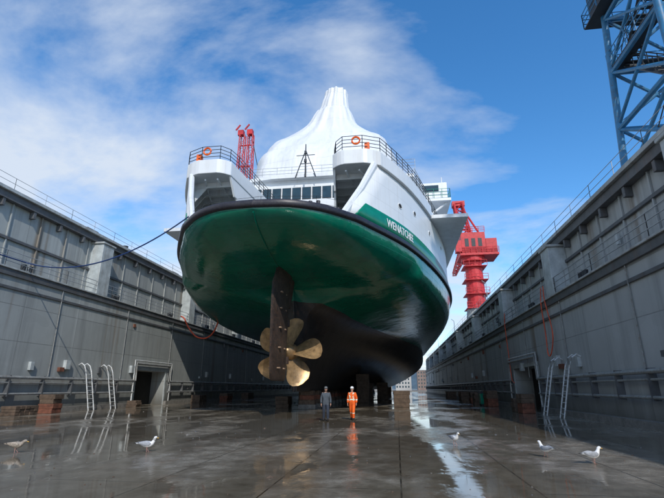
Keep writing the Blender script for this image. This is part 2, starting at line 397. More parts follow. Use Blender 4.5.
def halfouter(y): return B(y)-.1
def innerh(y): return float(np.interp(y,[28,30,36,38.5],[3.9,3.7,3.1,3.0]))
mb=MB(); rl=MB(); und=MB()
def MY(y,e): return y if e==0 else 2*MID-y
for e in(0,1):
    for sd in(-1,1):
        yl=[28.0,28.06,28.25,28.6]+list(np.arange(29,39.6,.5))
        R=[]
        for y in yl:
            o=halfouter(y)+.2; i=innerh(y)
            if y<28.6:
                k={28.0:.55,28.06:.4,28.25:.2}[y] if y in(28.0,28.06,28.25) else 0
                c=(o+i)/2; o=c+(o-c)*(1-k); i=c-(c-i)*(1-k)
            a=CX+sd*i;b=CX+sd*o; Y=MY(y,e)
            q=[Vector((a,Y,16.9)),Vector((b,Y,16.9)),Vector((b,Y,18.05)),Vector((a,Y,18.05))]
            R.append(q)
        if (sd>0)!=(e==1): R=R[::-1]
        mb.loft(R,M['white'],True,True)
        path=[(CX+sd*(halfouter(y)+.12),MY(y,e),18.05) for y in (39,37,35,33,31,29.5,28.7)]+[(CX+sd*(B(28.3)-1.0),MY(28.15,e),18.05),(CX+sd*4.6,MY(28.15,e),18.05),(CX+sd*4.05,MY(28.8,e),18.05)]+[(CX+sd*(innerh(y)+.08),MY(y,e),18.05) for y in(30,32,34,36,37.9)]
        railing(rl,path,1.15,M['steel'],1.1,.026,4)
        for y in (29.6,31.0,32.4,33.8,35.2):
            i=innerh(y)+.25;o=B(y)-.36
            und.box(CX+sd*i,CX+sd*o,MY(y,e)-.06,MY(y,e)+.06,16.45,16.898,M['wht2'])
            und.box(CX+sd*(B(y)-.75),CX+sd*(B(y)-.37),MY(y,e)-.05,MY(y,e)+.05,12.12,16.44,M['wht2'])
            und.add([(CX+sd*(B(y)-.76),MY(y,e)-.04,16.44),(CX+sd*(B(y)-1.7),MY(y,e)-.04,16.44),(CX+sd*(B(y)-.76),MY(y,e)-.04,15.3),(CX+sd*(B(y)-.76),MY(y,e)+.04,16.44),(CX+sd*(B(y)-1.7),MY(y,e)+.04,16.44),(CX+sd*(B(y)-.76),MY(y,e)+.04,15.3)],[(0,1,2),(3,5,4),(0,3,4,1),(1,4,5,2)],M['wht2'])
        for z in (13.4,14.7):
            und.tube([(CX+sd*(B(y)-.5),MY(y,e),z) for y in(27.5,30,33,36.2)],.07,M['wht2'],4)
        for f in(.33,.66):
            und.tube([(CX+sd*(innerh(y)+(B(y)-.4-innerh(y))*f),MY(y,e),16.62) for y in(28.5,31,34,36.3)],.08,M['wht2'],4)
        Y=MY(36.4,e); o=B(36.4)-.35; d=1 if e==0 else -1
        und.box(CX+sd*3.2,CX+sd*5.6,Y,Y+d*.2,12.1,16.9,M['wht2'])
        und.box(CX+sd*6.9,CX+sd*o,Y,Y+d*.2,12.1,16.9,M['wht2'])
        und.box(CX+sd*5.602,CX+sd*6.898,Y,Y+d*.2,14.5,16.9,M['wht2'])
        und.box(CX+sd*5.6,CX+sd*6.9,Y+d*1.2,Y+d*1.3,12.1,14.5,M['dark'])
        for k in(3.9,4.8,7.7,8.8):
            und.box(CX+sd*(k-.3),CX+sd*(k+.3),Y-d*.04,Y-d*.003,14.6,15.8,M['glass'])
            und.box(CX+sd*(k-.36),CX+sd*(k+.36),Y-d*.03,Y-d*.002,14.54,15.86,M['wht2'])
        def ib(y,z): return Vector((CX+sd*(innerh(y)+.05),MY(y,e),z))
        def plate(p,t=.14):
            vs=[a for a in p]+[a+Vector((sd*t,0,0)) for a in p]; m=len(p)
            fs=[tuple(range(m))[::-1],tuple(range(m,2*m))]+[(i,(i+1)%m,(i+1)%m+m,i+m) for i in range(m)]
            und.add(vs,fs,M['white'])
        plate([ib(28.7,16.898),ib(36.38,16.898),ib(36.38,15.6),ib(29.6,15.6)])
        plate([ib(29.9,15.598),ib(31.2,15.598),ib(32.6,13.42),ib(31.2,13.42)])
        plate([ib(33.0,15.598),ib(34.2,15.598),ib(34.2,13.42),ib(33.4,13.42)])
        plate([ib(35.3,15.598),ib(36.38,15.598),ib(36.38,13.42),ib(35.3,13.42)])
        plate([ib(31.2,13.418),ib(36.38,13.418),ib(36.38,12.1),ib(30.2,12.1)])
        und.tube([(CX+sd*(B(25.5)-.3),MY(25.5,e),12.1),(CX+sd*(B(27.0)-.3),MY(27.0,e),14.5),(CX+sd*(B(28.5)-.3),MY(28.5,e),16.95)],[(.2,.28),(.2,.26),(.22,.32)],M['white'],8)
        for y,z in ((31.5,14.9),(34.5,15.4),(39,15.2),(45,15.6),(52,15.6)):
            nx=(B(y+.4)-B(y-.4))/.8
            c=Vector((CX+sd*(B(y)-.14),MY(y,e),z)); t=Vector((sd*nx,1 if e==0 else -1,0)).normalized()
            pts=[c+t*(math.cos(a)*.32)+Vector((0,0,math.sin(a)*.2)) for a in np.linspace(0,2*math.pi,17)]
            und.tube(pts,.04,M['white'],6); und.add([tuple(p) for p in pts[:-1]],[tuple(range(16))],M['dark'])
        rb=[]
        c=Vector((CX+sd*5.6,MY(28.05,e),18.75))
        for a in range(17):
            t=a/16*2*math.pi; rb.append(c+Vector((math.cos(t)*.28,0,math.sin(t)*.28)))
        rl.tube(rb,.07,M['orange'],6)
        rl.box(CX+sd*6.2,CX+sd*6.55,MY(28.5,e)-.2,MY(28.5,e)+.2,18.1,18.7,M['orange'])
        for yb in(24.9,26.2):
            for q in(0,.5):
                und.tube([(CX+sd*(B(yb)-1.3-q),MY(yb,e),12.1),(CX+sd*(B(yb)-1.3-q),MY(yb,e),12.8)],.13,M['black'],8)
    railing(rl,[(CX-5.2,MY(25.9,e),12.1),(CX-3.4,MY(24.6,e),12.1),(CX,MY(24.2,e),12.1),(CX+3.4,MY(24.6,e),12.1),(CX+5.2,MY(25.9,e),12.1)],.9,M['steel'],1.9,.012,2)
mb.build('fork_decks',ferry,bevel=.06); rl.build('deck_railings',ferry); und.build('fork_structure',ferry)
mb=MB()
for sd in(-1,1): mb.box(CX+sd*3.25,CX+sd*3.45,36.62,149.4,12.1,16.9,M['wht2'])
mb.box(CX-15,CX+15,39.6,146.4,16.902,17.25,M['wht2'])
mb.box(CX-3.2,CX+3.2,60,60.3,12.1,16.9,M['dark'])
mb.build('car_tunnel',ferry)
mb=MB(); yl=[38.2]+list(np.arange(39,147.8,2.7))+[147.8]
def hh(y,i): return max(3,min(B(y)-i, 3+ (min(y,2*MID-y)-38.2)*5+4.6-i))
R=[[Vector((CX+hh(y,2.0),y,17.25)),Vector((CX+hh(y,2.0),y,21.0)),Vector((CX-hh(y,2.0),y,21.0)),Vector((CX-hh(y,2.0),y,17.25))] for y in yl]
mb.loft(R,M['white'],True,True)
R=[[Vector((CX+hh(y,1.2),y,21.0)),Vector((CX+hh(y,1.2),y,21.35)),Vector((CX-hh(y,1.2),y,21.35)),Vector((CX-hh(y,1.2),y,21.0))] for y in [37.6]+yl[1:-1]+[148.4]]
mb.loft(R,M['white'],True,True)
R=[[Vector((CX+B(y)-.12,y,17.3)),Vector((CX+B(y)-.12,y,18.0)),Vector((CX-B(y)+.12,y,18.0)),Vector((CX-B(y)+.12,y,17.3))] for y in np.arange(39.6,146.5,2)]
mb.loft(R,M['white'],True,True)
for e in(0,1):
    Y=MY(38.2,e); d=1 if e==0 else -1
    for k in range(-5,6):
        x=CX+k*.98
        mb.box(x-.43,x+.43,Y-d*.05,Y-d*.003,18.95,20.2,M['steel'])
        mb.box(x-.38,x+.38,Y-d*.065,Y-d*.02,19.0,20.15,M['glass'])
for sd in(-1,1):
    for y in np.arange(44,142,2.2):
        x=CX+sd*hh(y,2.0)
        mb.box(x-.06,x+.06,y-.7,y+.7,19.0,20.2,M['glass'])
mb.build('passenger_cabin',ferry)
rl=MB()
for sd in(-1,1):
    railing(rl,[(CX+sd*(B(y)-.15),y,18.0) for y in np.arange(39.6,146,3)],1.15,M['steel'],1.5,.026,4)
    railing(rl,[(CX+sd*hh(y,1.4),y,21.35) for y in list(np.arange(40,146,3))],1.1,M['rail'],1.5,.03,3)
railing(rl,[(CX-hh(40,1.4),38,21.35),(CX+hh(40,1.4),38,21.35)],1.0,M['rail'],1.5,.02,3)
rl.build('promenade_railings',ferry)
mb=MB()
for sd in(-1,1):
    for y0 in(45,128):
        xo=CX+sd*(B(y0+2)+.9); xi=CX+sd*(B(y0)-3)
        mb.box(xi,xo,y0,y0+5,20.95,21.25,M['white']); mb.box(xi,xo-sd*.3,y0+.3,y0+2.2,21.25,23.2,M['white'])
        mb.box(xo-sd*1.1,xo-sd*.4,y0+2.6,y0+4.6,21.25,22.6,M['green'])
        mb.box(xi+sd*.6,xo-sd*1.2,y0+.25,y0+.297,22.2,22.9,M['glass'])
        railing(mb,[(xi,y0+.05,21.25),(xo-sd*.05,y0+.05,21.25),(xo-sd*.05,y0+4.9,21.25)],1.1,M['green'],.9,.03,3)
        mb.tube([(xo-sd*.8,y0+.5,21.3),(xo-sd*.8,y0+.5,23.9)],.06,M['white'],6)
        mb.tube([(xi,y0+4,18),(xo-sd*.4,y0+4,20.9)],.12,M['white'],6); mb.tube([(xi,y0+.6,18),(xo-sd*.4,y0+.6,20.9)],.12,M['white'],6)
mb.box(CX-5.5,CX+5.5,62,126,21.35,24.3,M['white'])
for y in(84,98):
    mb.loft([[Vector((CX+2.2*math.cos(a)*k,y+3*math.sin(a)*k,z)) for a in np.linspace(0,2*math.pi,17)[:-1]] for z,k in((24.3,1),(28,1),(31,.9))],M['green'],True,True)
    mb.tube([(CX,y,31),(CX,y,32)],[1.4,1.3],M['black'],12)
mb.box(CX-6,CX+6,128,140,21.35,24.4,M['white']); mb.box(CX-4,CX+4,130,138,24.4,27.4,M['white'])
mb.box(CX-3.6,CX+3.6,138.002,138.05,25.4,26.7,M['glass'])
mb.build('upper_houses',ferry,bevel=.05)
mb=MB()
mb.tube([(CX,37.4,20.9),(CX,37.4,24.4)],[.09,.05],M['steel'],8)
for sd in(-1,1): mb.tube([(CX+sd*1.0,37.5,20.9),(CX+sd*.05,37.4,23.6)],.05,M['steel'],6)
mb.tube([(CX-.9,37.4,23.2),(CX+.9,37.4,23.2)],.035,M['steel'],6); mb.tube([(CX-.5,37.4,22.3),(CX+.5,37.4,22.3)],.04,M['steel'],6)
mb.box(CX-.12,CX+.12,37.2,37.4,22.4,22.7,M['steel']); mb.box(CX-.1,CX+.1,37.2,37.4,23.3,23.6,M['steel'])
mb.build('jack_mast',ferry)
# shrink wrapped pilothouse tent: shouldered lower part, concave slope, narrow peak
mb=MB(); TYc=51.5
prof=[(21.3,9.4,7.4,0),(22.5,9.4,7.4,0),(25.0,9.35,7.3,0),(25.3,9.1,7.2,0),(27.4,9.0,7.0,0),(29.4,8.9,6.7,.05),(30.3,8.6,6.4,.1),(30.6,8.25,6.2,.1),(31.7,7.8,5.8,.2),(32.6,7.45,5.3,.3),(32.95,7.0,5.0,.35),(33.3,6.1,4.6,.4),(34.0,4.8,4.0,.5),(35.0,3.6,3.4,.65),(36.1,2.9,2.9,.8),(36.9,2.5,2.5,.9),(37.15,2.2,2.25,.95),(38.4,1.9,2.0,1.05),(39.5,1.7,1.7,1.15),(40.35,1.6,1.6,1.2),(40.5,1.4,1.4,1.2),(40.55,.4,.4,1.2)]
nn=168; R=[]; ph=rng.rand(12)*6.28
prf=catmull(prof,4)
for q in prf:
    z,rx,ry,sx=q; t=min(1,max(0,(z-21.3)/19.2)); ex=2+2.0*(1-t)**1.5; ring=[]
    drop=2.2*min(1,max(0,(z-21.8)/11.0)) if z<32.8 else 2.2*max(0,1-(z-32.8)/4.0)
    for k in range(nn):
        a=2*math.pi*k/nn; c,s=math.cos(a),math.sin(a)
        den=(abs(c)**ex+abs(s)**ex)**(1/ex)
        rib=-abs(math.sin(7*a+.4))*.20*min(1,rx/4)
        pil=-.09*abs(math.sin(math.pi*(z+.3*math.sin(3*a))/2.4))*min(1,rx/4)
        fold=(.055*math.sin(11*a+ph[0]+z*.2)+.03*math.sin(19*a+ph[1]-z*.3))*(.35+1.0*t)
        dr=rib+pil+fold
        hump=(.2*math.sin(3*a+ph[3])+.1*math.sin(7*a+.8))*(math.sin(t*3.14)**.7 if 0<t<1 else 0)
        z2=z-drop*max(0,-s)**1.2
        ring.append(Vector((CX+sx+(rx+dr)*c/den,TYc+(ry+dr)*s/den,z2+hump)))
    R.append(ring)
mb.loft(R,M['wrap'],True,True)
mb.build('shrink_wrap_tent',ferry,smooth=60)
mb=MB()
mb.tube([(CX,y,zc(y)-.05) for y in (22.9,23.3,24,25,26.5,28,30,32,33.6)],[(.05,.08)]*9,M['hull'],6)
mb.build('stem_bar',ferry,smooth=40)
mb=MB()
mb.tube([(CX,31.9,4.3),(CX,32.1,4.3),(CX,32.6,4.3),(CX,33.4,4.3),(CX,33.5,4.3),(CX,34.6,4.3),(CX,38,4.3),(CX,42,4.35)],[.12,.35,.52,.58,.66,.72,.62,.1],M['rudder'],20)
mb.build('shaft_boss',ferry,smooth=40)
mb=MB(); hubY=32.75
mb.tube([(CX,31.75,4.3),(CX,31.9,4.3),(CX,32.3,4.3),(CX,32.8,4.3),(CX,33.35,4.3)],[.1,.34,.55,.66,.66],M['bronze'],20)
for b in range(5):
    ang=math.radians(82-72*b); ns=15; nc=9
    rad=Vector((math.cos(ang),0,math.sin(ang))); tan=Vector((-math.sin(ang),0,math.cos(ang)))
    V1=[]
    for i in range(ns):
        t=i/(ns-1); r=.45+t*2.05
        ch=1.95*math.sqrt(max(.02,1-((t-.6)/.43)**2 if t>.6 else 1-.62*((.6-t)/.6)**1.6))
        if i==ns-1: ch=.4
        pit=math.radians(58-36*t); skew=-.25*t*t
        row1=[];row2=[]
        for j in range(nc):
            u=j/(nc-1)-.5
            off=(u*ch+skew); th=.07*(1-t*.6)*(1-4*u*u)+.014
            camber=.12*(1-4*u*u)*ch*.5
            p=Vector((CX,hubY,4.3))+rad*(r)+tan*(off*math.cos(pit))+Vector((0,1,0))*(off*math.sin(pit)+camber)
            row1.append(p+Vector((0,-th,0))); row2.append(p+Vector((0,th,0)))
        V1.append(row1+row2[::-1])
    mb.loft(V1,M['bronze'],True,True)
mb.build('propeller',ferry,smooth=45)
mb=MB(); R=[]
for z,y0,y1,th in((2.2,28.1,31.2,.16),(2.35,27.8,31.35,.28),(4,27.6,31.4,.33),(6.5,27.5,31.5,.37),(8.4,27.6,31.6,.42),(9.0,28.1,31.8,.48),(9.9,28.8,32.2,.56)):
    ring=[]
    for k in range(20):
        a=2*math.pi*k/20; u=(1-math.cos(a))/2; yy=y1-(y1-y0)*u
        w=th*2.2*(math.sqrt(u+.001)*(1-u)+.04)
        ring.append(Vector((CX+(w if a<math.pi else -w),yy,z)))
    R.append(ring)
mb.loft(R,M['rudder'],True,True)
mb.tube([(CX,30.6,9),(CX,30.6,10.3)],.5,M['rudder'],16)
for z in(3,4.3,5.6,6.9,8.0):
    for y in(28.9,30.1):
        mb.box(CX-.38,CX+.38,y-.14,y+.14,z-.04,z+.04,M['zinc'])
for z in (3.6,6.2,8.6): mb.tube([(CX,31.25,z-.25),(CX,31.25,z+.25)],.36,M['rudder'],12)
mb.tube([(CX,32.0,9.8),(CX,31.9,8.8),(CX,31.75,7.4)],[(.5,.9),(.4,.6),(.25,.3)],M['rudder'],10,up=(0,1,0))
mb.build('rudder',ferry,smooth=45)

# ---------------------------------------------------------------- dock
YE=182; Y0=-45
mb=MB(); 
mb.add([(-32,Y0,0),(17,Y0,0),(17,YE,0),(-32,YE,0),(-32,Y0,-3),(17,Y0,-3),(17,YE,-3),(-32,YE,-3)],[(0,1,2,3),(0,4,5,1),(1,5,6,2),(2,6,7,3),(3,7,4,0)],M['floor'])
mb.build('dock_floor')
mb=MB(); mb.add([(-6000,-6000,-1.2),(6000,-6000,-1.2),(6000,6000,-1.2),(-6000,6000,-1.2)],[(0,1,2,3)],M['water']); mb.build('water')
mb=MB(); rd=random.Random(11)
for i in range(600):
    y=5+abs(rd.gauss(0,1))*17; x=rd.uniform(-25,10.5); s_=rd.uniform(.008,.03)*(1+ (rd.random()<.05)*1.5)
    a=rd.uniform(0,6.28); vs=[]
    for k in range(5):
        b=a+k*1.2566; r=s_*rd.uniform(.6,1.3); vs.append((x+math.cos(b)*r,y+math.sin(b)*r,.003))
    vs.append((x,y,.003+s_*.6)); mb.add(vs,[(k,(k+1)%5,5) for k in range(5)],rd.choice([M['timber'],M['timber'],M['conc'],M['beam']]))
mb.build('floor_debris')
def dock_wall(xf,d,zl,zt,wm,door,butt,ladders):
    w=empty('dry_dock_wall',(xf+d*3,60,0))
    mb=MB(); X=lambda o: xf+d*o
    segs=[];y=Y0
    for a,b in door:
        segs.append((y,a)); y=b
    segs.append((y,YE))
    for a,b in segs: mb.box(X(0),X(6),a,b,-.5,zl,wm)
    for a,b in door:
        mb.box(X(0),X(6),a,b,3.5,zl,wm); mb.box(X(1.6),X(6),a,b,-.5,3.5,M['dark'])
        mb.box(X(-.08),X(.3),a-.25,a-.002,0,3.5,M['lightgrey']); mb.box(X(-.08),X(.3),b+.002,b+.25,0,3.5,M['lightgrey']); mb.box(X(-.1),X(.3),a-.25,b+.25,3.502,3.8,M['lightgrey'])
    mb.box(X(1.0),X(6),Y0,YE,zl+.002,zt-.8,wm)
    mb.build('wall_body',w)
    mb=MB()
    mb.box(X(.55),X(6.2),Y0,YE,zt-.8,zt-.25,M['beam']); mb.box(X(.35),X(6.2),Y0,YE,zt-.25,zt,M['cap'])
    mb.box(X(-.25),X(1.0),Y0,YE,zl+.003,zl+.12,M['cap']); mb.box(X(-.15),X(-.003),Y0,YE,zl-.45,zl,M['beam'])
    mb.box(X(-.1),X(-.003),Y0,YE,zl-1.35,zl-1.15,M['beam'])
    mb.box(X(.85),X(.997),Y0,YE,zl+2.3,zl+2.5,M['beam'])
    for y in np.arange(Y0+2,YE,2.85):
        mb.box(X(.6),X(.99),y,y+.25,zt-1.35,zt-.802,M['beam'])
        mb.box(X(.88),X(.998),y+1.2,y+1.32,zl+.13,zt-.8,wm)
    mb.build('beams_and_caps',w,bevel=.02)
    mb=MB()
    for y in butt:
        mb.box(X(-.2),X(1.0),y-.8,y+.8,zl+.13,zt-1.0,M['lightgrey']); mb.box(X(-.3),X(1.0),y-.95,y+.95,zt-.998,zt-.82,M['cap'])
    mb.build('buttress_boxes',w,bevel=.04)
    mb=MB()
    railing(mb,[(X(-.15),y,zl+.12) for y in np.arange(-10,YE,6)],1.1,M['rail'],2.0,.028,3)
    railing(mb,[(X(.5),y,zt) for y in np.arange(-10,YE,6)],.9,M['rail'],2.4,.018,2)
    mb.build('walkway_railings',w)
    mb=MB()
    py=[Y0]+[v for a,b in door for v in(a,b)]+[YE]
    for k,(z,o,r) in enumerate(((2.45,.3,.11),(2.1,.25,.06),(1.35,.28,.08))):
        for i in range(0,len(py),2):
            mb.tube([(X(-o),py[i]+(.5 if i else 0),z),(X(-o),py[i+1]-.5,z)],r,M['pipe'],8)
    for a,b in door:
        mb.tube([(X(-.3),a-.5,2.45),(X(-.3),a-.5,4.15),(X(-.3),b+.5,4.15),(X(-.3),b+.5,2.45)],.12,M['pipe'],8)
        mb.tube([(X(-.3),a-.8,.1),(X(-.3),a-.8,4.45),(X(-.3),b+.8,4.45),(X(-.3),b+.8,.1)],.07,M['railpale'],8)
    for a,b in segs:
        for y in np.arange(max(a,-10)+1,b-.5,3.1):
            mb.box(X(-.36),X(-.002),y-.05,y+.05,1.2,2.6,M['beam'])
        mb.box(X(-.45),X(-.004),a+.01,b-.9 if b<YE else b,-.1,.35,M['conc'])
    for y in np.arange(4,YE,9.3):
        mb.tube([(X(-.08),y,zl-.2),(X(-.08),y,2.6)],.035,M['pipe'],6)
        if int(y)%2: mb.box(X(-.3),X(-.004),y+1.5,y+2.0,3.2,3.9,M['lightgrey'])
    rr2=random.Random(5)
    for y in np.arange(8,YE,4.3):
        yy=y+rr2.uniform(-1,1); zz=rr2.choice([1.6,3.0,zl-2,zl+1.2])
        if any(a-1<yy<b+1 for a,b in door): continue
        o=.85 if zz>zl else -.004
        mb.box(X(o-rr2.uniform(.1,.25)),X(o),yy-rr2.uniform(.1,.35),yy+.15,zz,zz+rr2.uniform(.2,.6),rr2.choice([M['beam'],M['lightgrey'],M['rust'],M['pipe']]))
    mb.build('wall_pipes',w,smooth=40)
    mb=MB()
    for y in list(np.arange(36,YE,17)):
        mb.box(X(2),X(3),y,y+1.6,zt,zt+.9,M['beam']); mb.tube([(X(1.2),y+5,zt),(X(1.2),y+5,zt+.5)],[.25,.3],M['steel'],10)
    for y in (58,92,128):
        mb.tube([(X(.6),y,zt),(X(.6),y,zt+2.2),(X(.1),y,zt+2.6)],.05,M['rail'],6)
    for y in np.arange(6,YE,11):
        mb.tube([(X(.3),y,zl+.12),(X(.3),y,zl+.7)],[.16,.2],M['steel'],10); mb.tube([(X(.3),y+.6,zl+.12),(X(.3),y+.6,zl+.7)],[.16,.2],M['steel'],10)
    mb.build('wall_fittings',w)
    for y in ladders:
        mb=MB(); 
        o=Vector((X(-.9),y,0))
        for dy in(-.35,.35):
            mb.tube([(X(-1.5),y+dy,0),(X(-.75),y+dy,3.1),(X(-.55),y+dy,3.55),(X(-.25),y+dy,3.75),(X(-.02),y+dy,3.6)],.045,M['railpale'],8)
        for k in range(9):
            t=.08+k*.105; mb.tube([(X(-1.5+.75*t),y-.35,3.1*t),(X(-1.5+.75*t),y+.35,3.1*t)],.025,M['railpale'],6)
        mb.build('dock_ladder',origin=o,smooth=40)
    return w
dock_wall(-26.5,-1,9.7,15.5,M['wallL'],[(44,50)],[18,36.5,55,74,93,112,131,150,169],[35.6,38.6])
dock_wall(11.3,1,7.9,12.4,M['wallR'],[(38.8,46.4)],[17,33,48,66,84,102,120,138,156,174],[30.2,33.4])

def stack(x,y,w,l,h,kind,name='keel_block',rot=0):
    mb=MB(); R=Matrix.Rotation(rot,3,'Z'); c=(x,y,0); z=0
    lay=3 if h<1.2 else 4
    for i in range(lay):
        hh_=h/lay; mt=[M['conc'],M['timber'],M['rust'],M['timber']][i%4] if kind==0 else ([M['rust']]*2+[M['timber']]*2)[i] if kind==1 else M['timber']
        g=.06*i if kind==0 else random.uniform(-.04,.05)
        if mt is M['timber']:
            nb=max(2,int(l/.4))
            for k in range(nb):
                a=y-l/2+l*k/nb; j=random.uniform(-.04,.04)
                mb.box(x-w/2+g+j,x+w/2-g+j,a+.01,a+l/nb-.01,z+.004,z+hh_,mt,R,c)
        else: mb.box(x-w/2+g,x+w/2-g,y-l/2,y+l/2,z+.004,z+hh_,mt,R,c)
        z+=hh_
    mb.build(name,origin=(x,y,0),bevel=.025)
for y in np.arange(40.5,150,3.2): stack(CX,y,1.5,1.1,1.53,0)
def hullz(y,x):
    s=section(y); xs=[p[0] for p in s[:20]]; return float(np.interp(x,np.maximum.accumulate(xs),[p[1] for p in s[:20]]))
for y in (58,66,74,82,90,98,106,114,122):
    for sd in(-1,1):
        hx=3.6 if y<70 else 5.5
        stack(CX+sd*hx,y,1.6,1.6,hullz(y,hx-.5)-.1,2,'bilge_block')
stack(.4,46,1.5,1.7,1.5,2,'bilge_block'); stack(-10.6,43,1.3,1.6,1.0,2,'bilge_block')
for (x,y,w,l,h,k,r) in [(-25.2,31.2,1.1,1.1,1.3,1,.1),(-25.3,28.6,1.1,2.0,.6,2,0),(-25.2,42.2,1.0,1.0,.6,2,0),(-25.2,57,1.2,2.2,.9,2,0),(-25,66,1.2,2.2,1.0,1,0),(-25,76,1.2,3,1.0,2,0),
    (9.3,36.0,.9,1.0,1.35,1,.1),(9.3,37.9,1.0,1.1,1.0,2,0),(9.2,48.3,1.1,1.1,1.5,1,.2),(9.0,53.5,1.3,1.4,1.2,2,0),(9.1,57,1.2,1.4,1.3,1,0),(9.0,64,1.5,2.5,1.3,2,0),(9,81,1.5,2.5,1.2,2,0)]:
    stack(x,y,w,l,h,k,'timber_block_stack',r)
mb=MB(); mb.box(8.6,9.6,50.5,51.6,.15,1.2,M['green']); mb.box(8.55,9.65,50.45,51.65,1.202,1.3,M['steel'])
for dy in(50.6,51.4): mb.box(8.65,9.55,dy-.05,dy+.08,.0,.148,M['steel'])
mb.build('waste_skip',origin=(9.1,51,0),bevel=.03)

def cat(a,b,sag,n=24):
    a,b=Vector(a),Vector(b); return [a.lerp(b,i/n)-Vector((0,0,4*sag*(i/n)*(1-i/n))) for i in range(n+1)]
mb=MB(); mb.tube([(-26.2,12,10.35),(-26.3,20,10.3),(-26.2,27.5,10.4)],.045,M['rope'],6)
mb.tube(cat((-26.2,27.5,10.4),(CX-5.2,25.8,12.75),1.6),.045,M['rope'],6); mb.build('mooring_rope',origin=(-26.2,27,10.4))
def hose(name,pts,r=.05):
    q=[Vector(p) for p in catmull(pts,10)]; mb=MB(); mb.tube(q,r,M['hose'],8); mb.build(name,origin=q[0],smooth=60)
hose('air_hose',[(-26.65,52.6,10.4),(-26.2,52.8,10.1),(-25.6,53.0,9.0),(-24.6,53.2,7.9),(-23.3,53.3,7.7),(-22.2,53.0,8.5),(-21.5,52.6,10.2),(-21.3,52.3,12.0),(-21.8,52.2,12.5)],.09)
hose('air_hose',[(11.15,35.0,9),(11.05,35.1,7.7),(11.05,35.0,5.5),(10.9,34.6,4.1),(10.9,33.9,4.1),(11.05,33.5,5.5),(11.05,34.2,7.9),(11.1,34.3,9)],.04)
hose('air_hose',[(11.15,47.0,9),(11.05,47,7.7),(11.05,46.8,4.5),(10.9,46.0,2.6),(10.8,44.8,2.2)],.04)

# ---------------------------------------------------------------- cranes
def lattice(mb,a,b,w,mt,n,r=.08,tap=.6,rb=None):
    a,b=Vector(a),Vector(b); t=(b-a).normalized(); u=t.cross(Vector((0,1,0)) if abs(t.y)<.9 else Vector((1,0,0))).normalized(); v=t.cross(u)
    P=lambda i,k: a.lerp(b,i/n)+(u*[1,-1,-1,1][k]+v*[1,1,-1,-1][k])*w/2*(1-(1-tap)*i/n)
    for k in range(4):
        mb.tube([P(0,k),P(n,k)],r,mt,6)
        for i in range(n):
            k2=(k+1)%4
            mb.tube([P(i,k),P(i+1,k2)] if i%2 else [P(i,k2),P(i+1,k)],(rb or r*.6),mt,4); mb.tube([P(i+1,k),P(i+1,k2)],(rb or r*.6),mt,4)
ox,oy=15.9,22
cr=empty('blue_portal_crane',(ox,oy,12.4)); mb=MB(); z0=12.4
legs=[(13.4,25.0),(18.4,25.0),(18.4,19.2),(13.4,19.2)]
tp=lambda p,z: Vector((ox+(p[0]-ox)*(1-(z-z0)/60),oy+(p[1]-oy)*(1-(z-z0)/60),z))
lv=[12.4,16.2,20.0,23.8,27.6,31.4]
for i,p in enumerate(legs):
    mb.tube([tp(p,z) for z in lv],.19,M['bluecrane'],10)
    mb.box(p[0]-.5,p[0]+.5,p[1]-.9,p[1]+.9,z0,z0+.8,M['steel'])
    q=legs[(i+1)%4]
    for j in range(5):
        mb.tube([tp(p,lv[j]+.3),tp(q,lv[j+1])],.10,M['bluecrane'],8); mb.tube([tp(q,lv[j]+.3),tp(p,lv[j+1])],.10,M['bluecrane'],8)
        mb.tube([tp(p,lv[j+1]),tp(q,lv[j+1])],.15,M['bluecrane'],8)
mb.build('portal_frame',cr,smooth=40)
mb=MB()
for z,e in ((20.1,-.1),(23.9,.5),(27.7,.3)):
    x0,x1,y0,y1=13.6-e,18.2+e,19.3-e,24.9+e
    for bx in ((x0,x1,y0,y0+.8),(x0,x1,y1-.8,y1),(x0,x0+.8,y0+.802,y1-.802),(x1-.8,x1,y0+.802,y1-.802)): mb.box(*bx,z+.16,z+.24,M['steel'])
    railing(mb,[(x0,y0,z+.24),(x0,y1,z+.24),(x1,y1,z+.24),(x1,y0,z+.24)],1.1,M['bluecrane'],1.0,.035,3)
for j,(za,zb) in enumerate(((12.6,16.2),(16.2,20.1),(20.3,23.9),(24.1,27.7))):
    ya,yb=(24.2,20.2) if j%2==0 else (20.2,24.2)
    for xx in(14.3,15.1):
        mb.tube([(xx,ya,za),(xx,yb,zb)],.09,M['steel'],4); mb.tube([(xx,ya,za+1),(xx,yb,zb+1)],.035,M['steel'],4)
        for k in range(6): mb.tube([(xx,ya+(yb-ya)*k/5,za+(zb-za)*k/5),(xx,ya+(yb-ya)*k/5,za+(zb-za)*k/5+1)],.03,M['steel'],4)
    for k in range(14):
        t=k/13; mb.box(14.3,15.1,ya+(yb-ya)*t-.13,ya+(yb-ya)*t+.13,za+(zb-za)*t,za+(zb-za)*t+.04,M['steel'])
mb.box(13.3,14.2,23.4,24.9,24.4,26.6,M['steel']); mb.box(13.25,13.298,23.6,24.7,25.2,26.3,M['glass'])
mb.box(13.7,14.2,21.2,22.3,24.2,25.6,M['bluecrane'])
mb.tube([(15.9,22,28),(15.9,22,38)],1.3,M['bluecrane'],16)
lattice(mb,(15.9,22,36),(21.5,-8,54),1.6,M['bluecrane'],14,.1)
mb.build('platforms_and_stairs',cr)
cx,cy=15.3,84
cr=empty('red_harbour_crane',(cx,cy,12.4)); mb=MB()
mb.tube([(cx,cy,12.4),(cx,cy,15.5)],[2.3,1.9],M['lightgrey'],16)
mb.tube([(cx,cy,15.5),(cx,cy,24.5)],[1.75,1.55],M['redcrane'],16)
for a in(0,1,2,3): mb.box(cx-2.1,cx+2.1,cy-2.1,cy+2.1,15.5+a*2.6,15.62+a*2.6,M['redcrane'])
